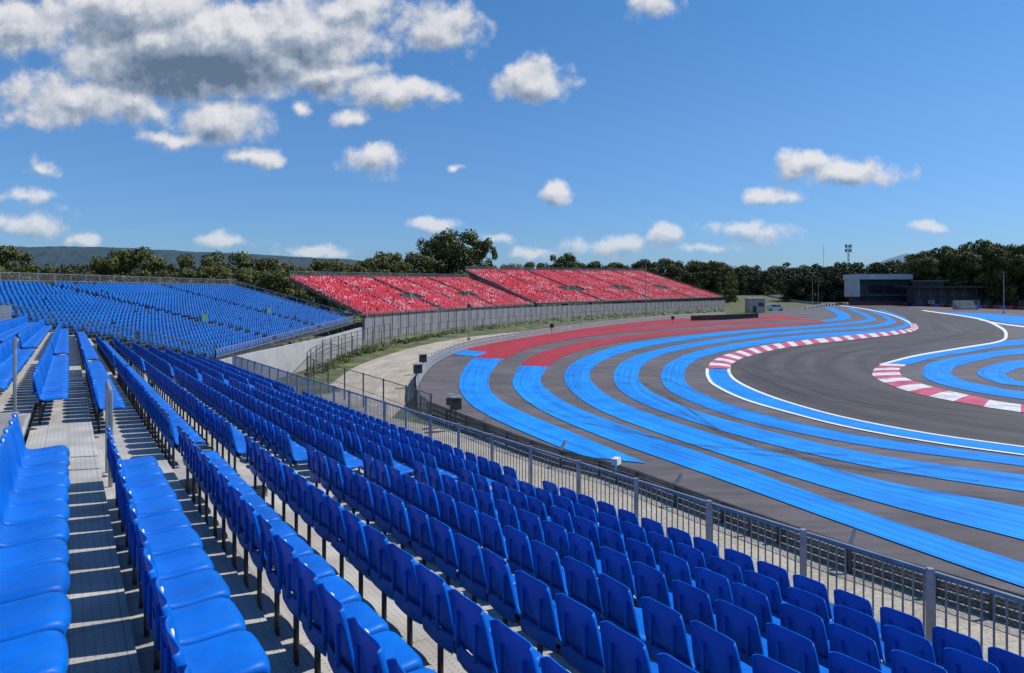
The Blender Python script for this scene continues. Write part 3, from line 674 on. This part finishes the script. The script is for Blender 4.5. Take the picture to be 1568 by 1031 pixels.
ridge('distant_hill', [(1250, 432), (1320, 412), (1362, 396), (1388, 388), (1405, 391), (1440, 404), (1500, 415), (1900, 412)], 4500, 5500, 6500, 'hill_far', 4, 2)

# ------------------------------------------------------------------ buildings, poles and furniture on far side
d = 322; e = empty('pit_building'); x0 = Dp(1311, d)[0]; x1 = Dp(1396, d)[0]; zt = zat(420, d); zr = zat(428, d)
b = MB(); b.box(((x0 + x1) / 2, d + 6, (zt + zr) / 2), (x1 - x0, 14, zt - zr), 'offwhite'); b.box((x0 + 1, d + 6, zr / 2 + 2), (1, 13, zr - 4), 'offwhite'); b.obj('roof', e)
b = MB(); b.box(((x0 + x1) / 2 + 1.2, d + 7, zr / 2 + .0), (x1 - x0 - 3.4, 11, zr - .02), 'darkshed'); b.obj('walls', e)
b = MB()
for i in range(9):
    xx = x0 + 2.5 + i * (x1 - x0 - 4) / 9; b.box((xx + 1, d + 1.42, zr * .62), (2.4, .12, zr * .32), 'glass')
b.obj('windows', e)
b = MB(); b.box(((x0 + x1) / 2 + .8, d + .8, zr * .40), (x1 - x0 - 2, 1.2, zr * .06), 'greyclad'); b.box(((x0 + x1) / 2, d + .2, zr * .07), (x1 - x0 + 3, .4, zr * .14), 'greyclad'); b.box(((x0 + x1) / 2, d - .3, .5), (x1 - x0 + 6, .4, 1), 'redfence')
for i in (1, 3, 5): b.beam((x0 + .5 + i * (x1 - x0 - 1) / 6, d - .1, 0), (x0 + .5 + i * (x1 - x0 - 1) / 6, d - .1, zr), .22, 'steel_d')
b.obj('facade_trim', e)
e = empty('trackside_shed'); b = MB(); d = 300; x0 = Dp(1405, d)[0]; x1 = Dp(1640, d)[0]
b.box(((x0 + x1) / 2, d + 5, 8.6), (x1 - x0, 10, .8), 'darkshed'); b.box((x0 + 7, d + 3, 11.2), (13, 7, .5), 'greyclad'); b.obj('roof', e)
b = MB(); b.box(((x0 + x1) / 2, d + 7, 4.1), (x1 - x0 - 2, 6, 8.2), 'darkshed'); b.box((x0 + 7, d + 4, 10), (11, 5, 2.0), 'darkshed'); b.obj('walls', e)
b = MB()
for i in range(14):
    xx = x0 + 1 + i * (x1 - x0 - 2) / 13; b.beam((xx, d + .6, 0), (xx, d + .6, 8.2), .25, 'steel_d')
    if i < 13: b.box((xx + 2.4, d + 3.92, 5.3), (2.6, .1, 2.2), 'glass'); b.box((xx + 2.4, d + 3.92, 1.6), (3.0, .12, 2.4), 'beige' if i % 4 == 1 else 'greyclad')
b.obj('openings', e)
b = MB(); p = W(1482, 474.5)
for i in range(4): b.box((p[0], p[1] + i * .9, .3 + i * .45), (7, .88, .6 + i * .9), 'beige' if i % 2 else 'concrete')
for s in (-3.4, 3.4): b.beam((p[0] + s, p[1] - .6, 0), (p[0] + s, p[1] - .6, 3.2), .15, 'steel')
b.obj('spectator_terrace')
def tyre_barrier(name, pts, h=1.0, keys=('rubber',), seg=1.2, r=.33):
    P = resample([np.array(p, float) for p in pts], r * 2); b = MB()
    for i, p in enumerate(P):
        n = int(h / .25)
        for j in range(n):
            k = keys[int(i * 2 * r / seg) % len(keys)]
            b.beam((p[0], p[1], p[2] + j * .25), (p[0], p[1], p[2] + j * .25 + .22), r * 2, k, 8)
    return b.obj(name)
tyre_barrier('tyre_barrier', [W(1060, 491.5), W(1110, 490), W(1160, 487)], 1.3)
tyre_barrier('tyre_barrier', [W(1385, 468.5), W(1470, 471.5), W(1568, 475), W(1700, 480)], 1.3, ('redfence', 'rubber', 'redfence', 'bluep'), 3, .5)
tyre_barrier('tyre_barrier', [W(1235, 474), W(1262, 469), W(1300, 466)], 1.2, ('white', 'rubber'), 3, .5)
def pole(name, px, top, base, kind='lamp', w=.22):
    p = W(px, base); d_ = p[1]; z = zat(top, d_); b = MB(); b.beam(p, (p[0], p[1], z), w, 'steel', 8, w * .6)
    if kind == 'lamp':
        b.beam((p[0] - .8, p[1], z), (p[0] + .8, p[1], z), .12, 'steel_d')
        for s in (-.7, 0, .7): b.box((p[0] + s, p[1] - .1, z + .2), (.45, .3, .35), 'steel_d')
    if kind == 'cam':
        b.box((p[0], p[1], z - .1), (.35, .5, .3), 'offwhite'); b.box((p[0], p[1], z - .6), (.5, .3, .5), 'steel_d')
    b.box((p[0], p[1], .15), (.5, .5, .3), 'concrete')
    return b.obj(name)
pole('floodlight_pole', 718, 462, 521, 'cam', .16); pole('floodlight_pole', 989, 404, 490, 'lamp', .3)
pole('floodlight_pole', 1537, 418, 480, 'lamp', .3); pole('floodlight_pole', 1244, 424, 470, 'lamp', .25); pole('floodlight_pole', 1253, 426, 470, 'lamp', .2)
d = 480; b = MB(); p = Dp(1299, d); z1 = zat(375, d)
for (ox, oy) in ((-.6, -.4), (.6, -.4), (0, .7)): b.beam((p[0] + ox, p[1] + oy, p[2]), (p[0] + ox * .6, p[1] + oy * .6, z1), .25, 'steel_d')
for i in range(12):
    z = p[2] + (z1 - p[2]) * i / 12; z2 = z + (z1 - p[2]) / 12; b.beam((p[0] - .6, p[1], z), (p[0] + .6, p[1], z2), .15, 'steel_d')
for zi, z in enumerate((z1 - 1, z1 - 4)):
    for ox in (-2, -1.2, 1.2, 2): b.box((p[0] + ox, p[1], z), (.5, .4, 2.4), 'redfence' if zi else 'steel_d')
    b.beam((p[0] - 2, p[1], z), (p[0] + 2, p[1], z), .2, 'steel_d')
b.obj('telecom_mast')
b = MB(); p = Dp(1261, d); b.beam(p, (p[0], p[1], zat(376, d)), .3, 'steel_d', 6, .12)
for z in (380, 384, 388): b.beam((p[0] - 1, p[1], zat(z, d)), (p[0] + 1, p[1], zat(z, d)), .12, 'steel_d')
b.obj('antenna_mast')
b = MB(); p = W(1156, 479); b.box((p[0], p[1], 2.2), (5, 4, 4.4), 'beige'); b.box((p[0], p[1], 4.5), (5.6, 4.6, .25), 'offwhite'); b.box((p[0] - .8, p[1] - 2.02, 1.1), (1, .1, 2.1), 'darkshed'); b.box((p[0] + 1.2, p[1] - 2.02, 2.6), (1.6, .1, 1.1), 'glass'); b.obj('marshal_hut')
b = MB(); p = np.array(W(1187, 476))
prof_v = [(-2.6, .35), (-2.6, 2.1), (-2.4, 2.3), (1.1, 2.3), (1.9, 1.3), (2.6, 1.1), (2.7, .35)]
n_ = len(prof_v); i0 = len(b.v)
for yy in (-.95, .95):
    for (x, z) in prof_v: b.v.append((p[0] + x, p[1] + yy, z))
for j in range(n_): b.f.append((i0 + j, i0 + (j + 1) % n_, i0 + n_ + (j + 1) % n_, i0 + n_ + j)); b.m.append(b.mi('white'))
b.f.append(tuple(i0 + j for j in range(n_))); b.m.append(b.mi('white')); b.f.append(tuple(i0 + n_ + j for j in range(n_))[::-1]); b.m.append(b.mi('white'))
for wx in (-1.7, 1.7): b.beam((p[0] + wx, p[1] - 1.0, .36), (p[0] + wx, p[1] + 1.0, .36), .7, 'rubber', 12)
b.box((p[0] + 1.0, p[1] - .96, 1.75), (.8, .06, .6), 'glass'); b.box((p[0] - .6, p[1] - .96, 1.75), (1.8, .06, .6), 'glass')
b.obj('white_van')
def sigpanel(px, py, s=1.0, yaw=.6):
    p = np.array(W(px, py)); b = MB(); b.beam(p, p + np.array((0, 0, 1.5)), .08, 'steel_d', 6)
    b.box(p + np.array((0, -.1, 1.35)), (.6 * s, .25, .6 * s), 'black', (math.cos(yaw), math.sin(yaw)))
    b.box(p + np.array((0, -.1, 1.72)), (.66 * s, .4, .05), 'steel', (math.cos(yaw), math.sin(yaw))); b.obj('trackside_light_panel')
sigpanel(640, 594); sigpanel(648, 574); sigpanel(698, 660, .9); sigpanel(690, 655, .6); sigpanel(845, 512, 1, .2); sigpanel(1030, 497, 1, .2)
b = MB()
dd = F * 8.02 / cs / (945 - CX + 679); tt = (dd - sn * 8.02) / cs; q = np.array(S(tt, 8.0, 3.0))
b.beam(q, q + np.array((0, 0, .12)), .04, 'steel'); b.box(q + np.array((0, 0, .18)), (.2, .11, .11), 'offwhite', (.5, .86)); b.box(q + np.array((.06, .1, .18)), (.06, .1, .1), 'black', (.5, .86)); b.obj('security_camera')

# ------------------------------------------------------------------ sky, sun
EL = math.radians(54); AZ = math.atan2(.97, .22)
sd = Vector((math.cos(EL) * math.sin(AZ), math.cos(EL) * math.cos(AZ), math.sin(EL)))
sun = bpy.data.lights.new('sun', 'SUN'); sun.energy = 4.7; sun.angle = math.radians(.5); sun.color = (1, .96, .90)
so = bpy.data.objects.new('sun', sun); so.rotation_euler = sd.to_track_quat('Z', 'Y').to_euler(); sc.collection.objects.link(so)
w = bpy.data.worlds.new('World'); sc.world = w; w.use_nodes = True; nt = w.node_tree; N = nt.nodes; Lk = nt.links
bg = N['Background']; bg.inputs['Strength'].default_value = .1
sky = N.new('ShaderNodeTexSky'); sky.sky_type = 'NISHITA'; sky.sun_disc = False; sky.sun_elevation = EL; sky.sun_rotation = AZ; sky.air_density = 1.0; sky.dust_density = .6; sky.ozone_density = 2.5; sky.altitude = 400
# (x, y, half-width, half-height, density)
clouds = [(20, 40, 160, 46, 1.5), (200, 25, 170, 55, 2.4), (310, 80, 215, 74, 3.8), (465, 60, 125, 62, 2.2), (540, 20, 90, 45, 1.4), (668, 45, 76, 42, 1.4), (600, 140, 95, 24, 1.5), (500, 118, 95, 32, 1.6), (110, 150, 130, 48, 1.3), (215, 150, 70, 50, 1.3), (45, 183, 60, 18, 1), (335, 185, 74, 40, 1.8), (268, 212, 60, 16, 1.3), (385, 240, 46, 17, 1.2),
          (530, 178, 32, 13, 1), (572, 245, 46, 27, 1.2), (815, 125, 62, 36, 1.6), (856, 292, 36, 20, 1.4), (1300, 264, 85, 22, 1.5), (1230, 253, 50, 22, 1.4), (1190, 297, 46, 14, 1.2), (1000, 4, 40, 28, 1.2), (1435, 350, 36, 9, 1), (1150, 352, 75, 18, 1), (1015, 362, 30, 18, 1.2),
          (665, 348, 38, 15, 1.2), (945, 378, 85, 16, 1.1), (820, 390, 50, 10, 1), (50, 340, 75, 20, 1.15), (30, 300, 45, 12, .9), (125, 367, 28, 18, 1), (490, 386, 65, 12, 1.1), (345, 374, 55, 12, .9), (1085, 382, 60, 10, 1), (760, 368, 28, 12, .95), (60, 258, 30, 14, .85), (460, 165, 16, 14, .95), (700, 255, 16, 7, .85)]
g = bpy.data.node_groups.new('cloud_density', 'ShaderNodeTree')
g.interface.new_socket('P', in_out='INPUT', socket_type='NodeSocketVector'); g.interface.new_socket('D', in_out='OUTPUT', socket_type='NodeSocketFloat')
gn = g.nodes; gk = g.links; gi = gn.new('NodeGroupInput'); go = gn.new('NodeGroupOutput')
def vm(op, a, bb=None, nodes=gn, links=gk):
    q = nodes.new('ShaderNodeVectorMath'); q.operation = op
    for i, s in enumerate((a, bb)):
        if s is None: continue
        if isinstance(s, tuple): q.inputs[i].default_value = s
        else: links.new(s, q.inputs[i])
    return q.outputs['Value'] if op == 'LENGTH' else q.outputs[0]
def mth(op, a, bb=None, c=None, nodes=gn, links=gk):
    q = nodes.new('ShaderNodeMath'); q.operation = op
    for i, s in enumerate((a, bb, c)):
        if s is None: continue
        if isinstance(s, (int, float)): q.inputs[i].default_value = s
        else: links.new(s, q.inputs[i])
    return q.outputs[0]
n1 = gn.new('ShaderNodeTexNoise'); n1.inputs['Scale'].default_value = 16; n1.inputs['Detail'].default_value = 4; gk.new(gi.outputs[0], n1.inputs['Vector'])
wv = vm('MULTIPLY', vm('SUBTRACT', n1.outputs['Color'], (.5, .5, .5)), (.07, .045, 0)); P = vm('ADD', gi.outputs[0], wv)
acc = None
for (cx, cy, rx, ry, s_) in clouds:
    q = vm('MULTIPLY', vm('SUBTRACT', P, ((cx - CX) / F, (HZ - cy) / F, 0)), (F / rx / 1.12, F / ry / 1.12, 0))
    m_ = mth('MULTIPLY_ADD', vm('LENGTH', q), -s_, s_); acc = m_ if acc is None else mth('SMOOTH_MAX', acc, m_, .25)
n2 = gn.new('ShaderNodeTexNoise'); n2.inputs['Scale'].default_value = 24; n2.inputs['Detail'].default_value = 8; n2.inputs['Roughness'].default_value = .6; gk.new(gi.outputs[0], n2.inputs['Vector'])
D_ = mth('ADD', mth('MAXIMUM', acc, -1.2), mth('MULTIPLY', mth('SUBTRACT', n2.outputs['Fac'], .52), 2.2)); gk.new(D_, go.inputs[0])
tc = N.new('ShaderNodeTexCoord'); sx = N.new('ShaderNodeSeparateXYZ'); Lk.new(tc.outputs['Generated'], sx.inputs[0])
tr = N.new('ShaderNodeValToRGB'); E = tr.color_ramp.elements; E[0].position = 0; E[0].color = (.31, .44, .68, 1); E[1].position = .42; E[1].color = (.32, .62, .84, 1)
e1 = E.new(.10); e1.color = (.33, .51, .75, 1); e2 = E.new(.22); e2.color = (.37, .58, .79, 1)
Lk.new(sx.outputs[2], tr.inputs[0])
tm = N.new('ShaderNodeMix'); tm.data_type = 'RGBA'; tm.blend_type = 'MULTIPLY'; tm.inputs['Factor'].default_value = 1; Lk.new(sky.outputs[0], tm.inputs[6]); Lk.new(tr.outputs[0], tm.inputs[7])
hs = N.new('ShaderNodeVectorMath'); hs.operation = 'SCALE'; hs.inputs['Scale'].default_value = 1.6; Lk.new(tm.outputs[2], hs.inputs[0])
ym = mth('MAXIMUM', sx.outputs[1], .02, nodes=N, links=Lk)
cb = N.new('ShaderNodeCombineXYZ'); Lk.new(mth('DIVIDE', sx.outputs[0], ym, nodes=N, links=Lk), cb.inputs[0]); Lk.new(mth('DIVIDE', sx.outputs[2], ym, nodes=N, links=Lk), cb.inputs[1])
g1 = N.new('ShaderNodeGroup'); g1.node_tree = g; Lk.new(cb.outputs[0], g1.inputs[0])
g2 = N.new('ShaderNodeGroup'); g2.node_tree = g; Lk.new(vm('ADD', cb.outputs[0], (.006, .016, 0), N, Lk), g2.inputs[0])
mr = N.new('ShaderNodeMapRange'); mr.interpolation_type = 'SMOOTHSTEP'; mr.inputs[1].default_value = -.12; mr.inputs[2].default_value = .8; Lk.new(g1.outputs[0], mr.inputs[0])
front = mth('GREATER_THAN', sx.outputs[1], .05, nodes=N, links=Lk)
lowf = N.new('ShaderNodeMapRange'); lowf.inputs[1].default_value = .03; lowf.inputs[2].default_value = .16; lowf.inputs[3].default_value = .6; lowf.inputs[4].default_value = .95; Lk.new(sx.outputs[2], lowf.inputs[0])
al = mth('MULTIPLY', mth('MULTIPLY', mr.outputs[0], lowf.outputs[0], nodes=N, links=Lk), front, nodes=N, links=Lk)
lit = mth('MULTIPLY_ADD', mth('SUBTRACT', g1.outputs[0], g2.outputs[0], nodes=N, links=Lk), .38, .72, nodes=N, links=Lk)
thick = mth('MULTIPLY', mth('MAXIMUM', mth('SUBTRACT', g2.outputs[0], .9, nodes=N, links=Lk), 0, nodes=N, links=Lk), .34, nodes=N, links=Lk)
thick = mth('MINIMUM', thick, .55, nodes=N, links=Lk)
lit2 = mth('SUBTRACT', lit, thick, nodes=N, links=Lk)
cr = N.new('ShaderNodeValToRGB'); cr.color_ramp.elements[0].position = .0; cr.color_ramp.elements[0].color = (.12, .18, .27, 1)
cr.color_ramp.elements[1].position = 1; cr.color_ramp.elements[1].color = (.80, .80, .82, 1); e_ = cr.color_ramp.elements.new(.48); e_.color = (.34, .40, .50, 1)
Lk.new(lit2, cr.inputs[0])
sc10 = N.new('ShaderNodeVectorMath'); sc10.operation = 'SCALE'; sc10.inputs['Scale'].default_value = 10.0; Lk.new(cr.outputs[0], sc10.inputs[0])
mix = N.new('ShaderNodeMix'); mix.data_type = 'RGBA'; Lk.new(al, mix.inputs['Factor']); Lk.new(hs.outputs[0], mix.inputs[6]); Lk.new(sc10.outputs[0], mix.inputs[7])
Lk.new(mix.outputs[2], bg.inputs['Color'])
w.cycles.sampling_method = 'MANUAL'; w.cycles.sample_map_resolution = 256

# ------------------------------------------------------------------ camera
cam = bpy.data.cameras.new('camera'); cam.sensor_width = 36; cam.lens = 36 * F / 1568; cam.shift_y = -(515.5 - HZ) / 1568; cam.clip_end = 20000; cam.clip_start = .05
co = bpy.data.objects.new('camera', cam); co.location = (0, 0, HC); co.rotation_euler = (math.radians(90), 0, 0); sc.collection.objects.link(co); sc.camera = co
sc.view_settings.view_transform = 'Standard'; sc.view_settings.look = 'None'; sc.view_settings.exposure = 0
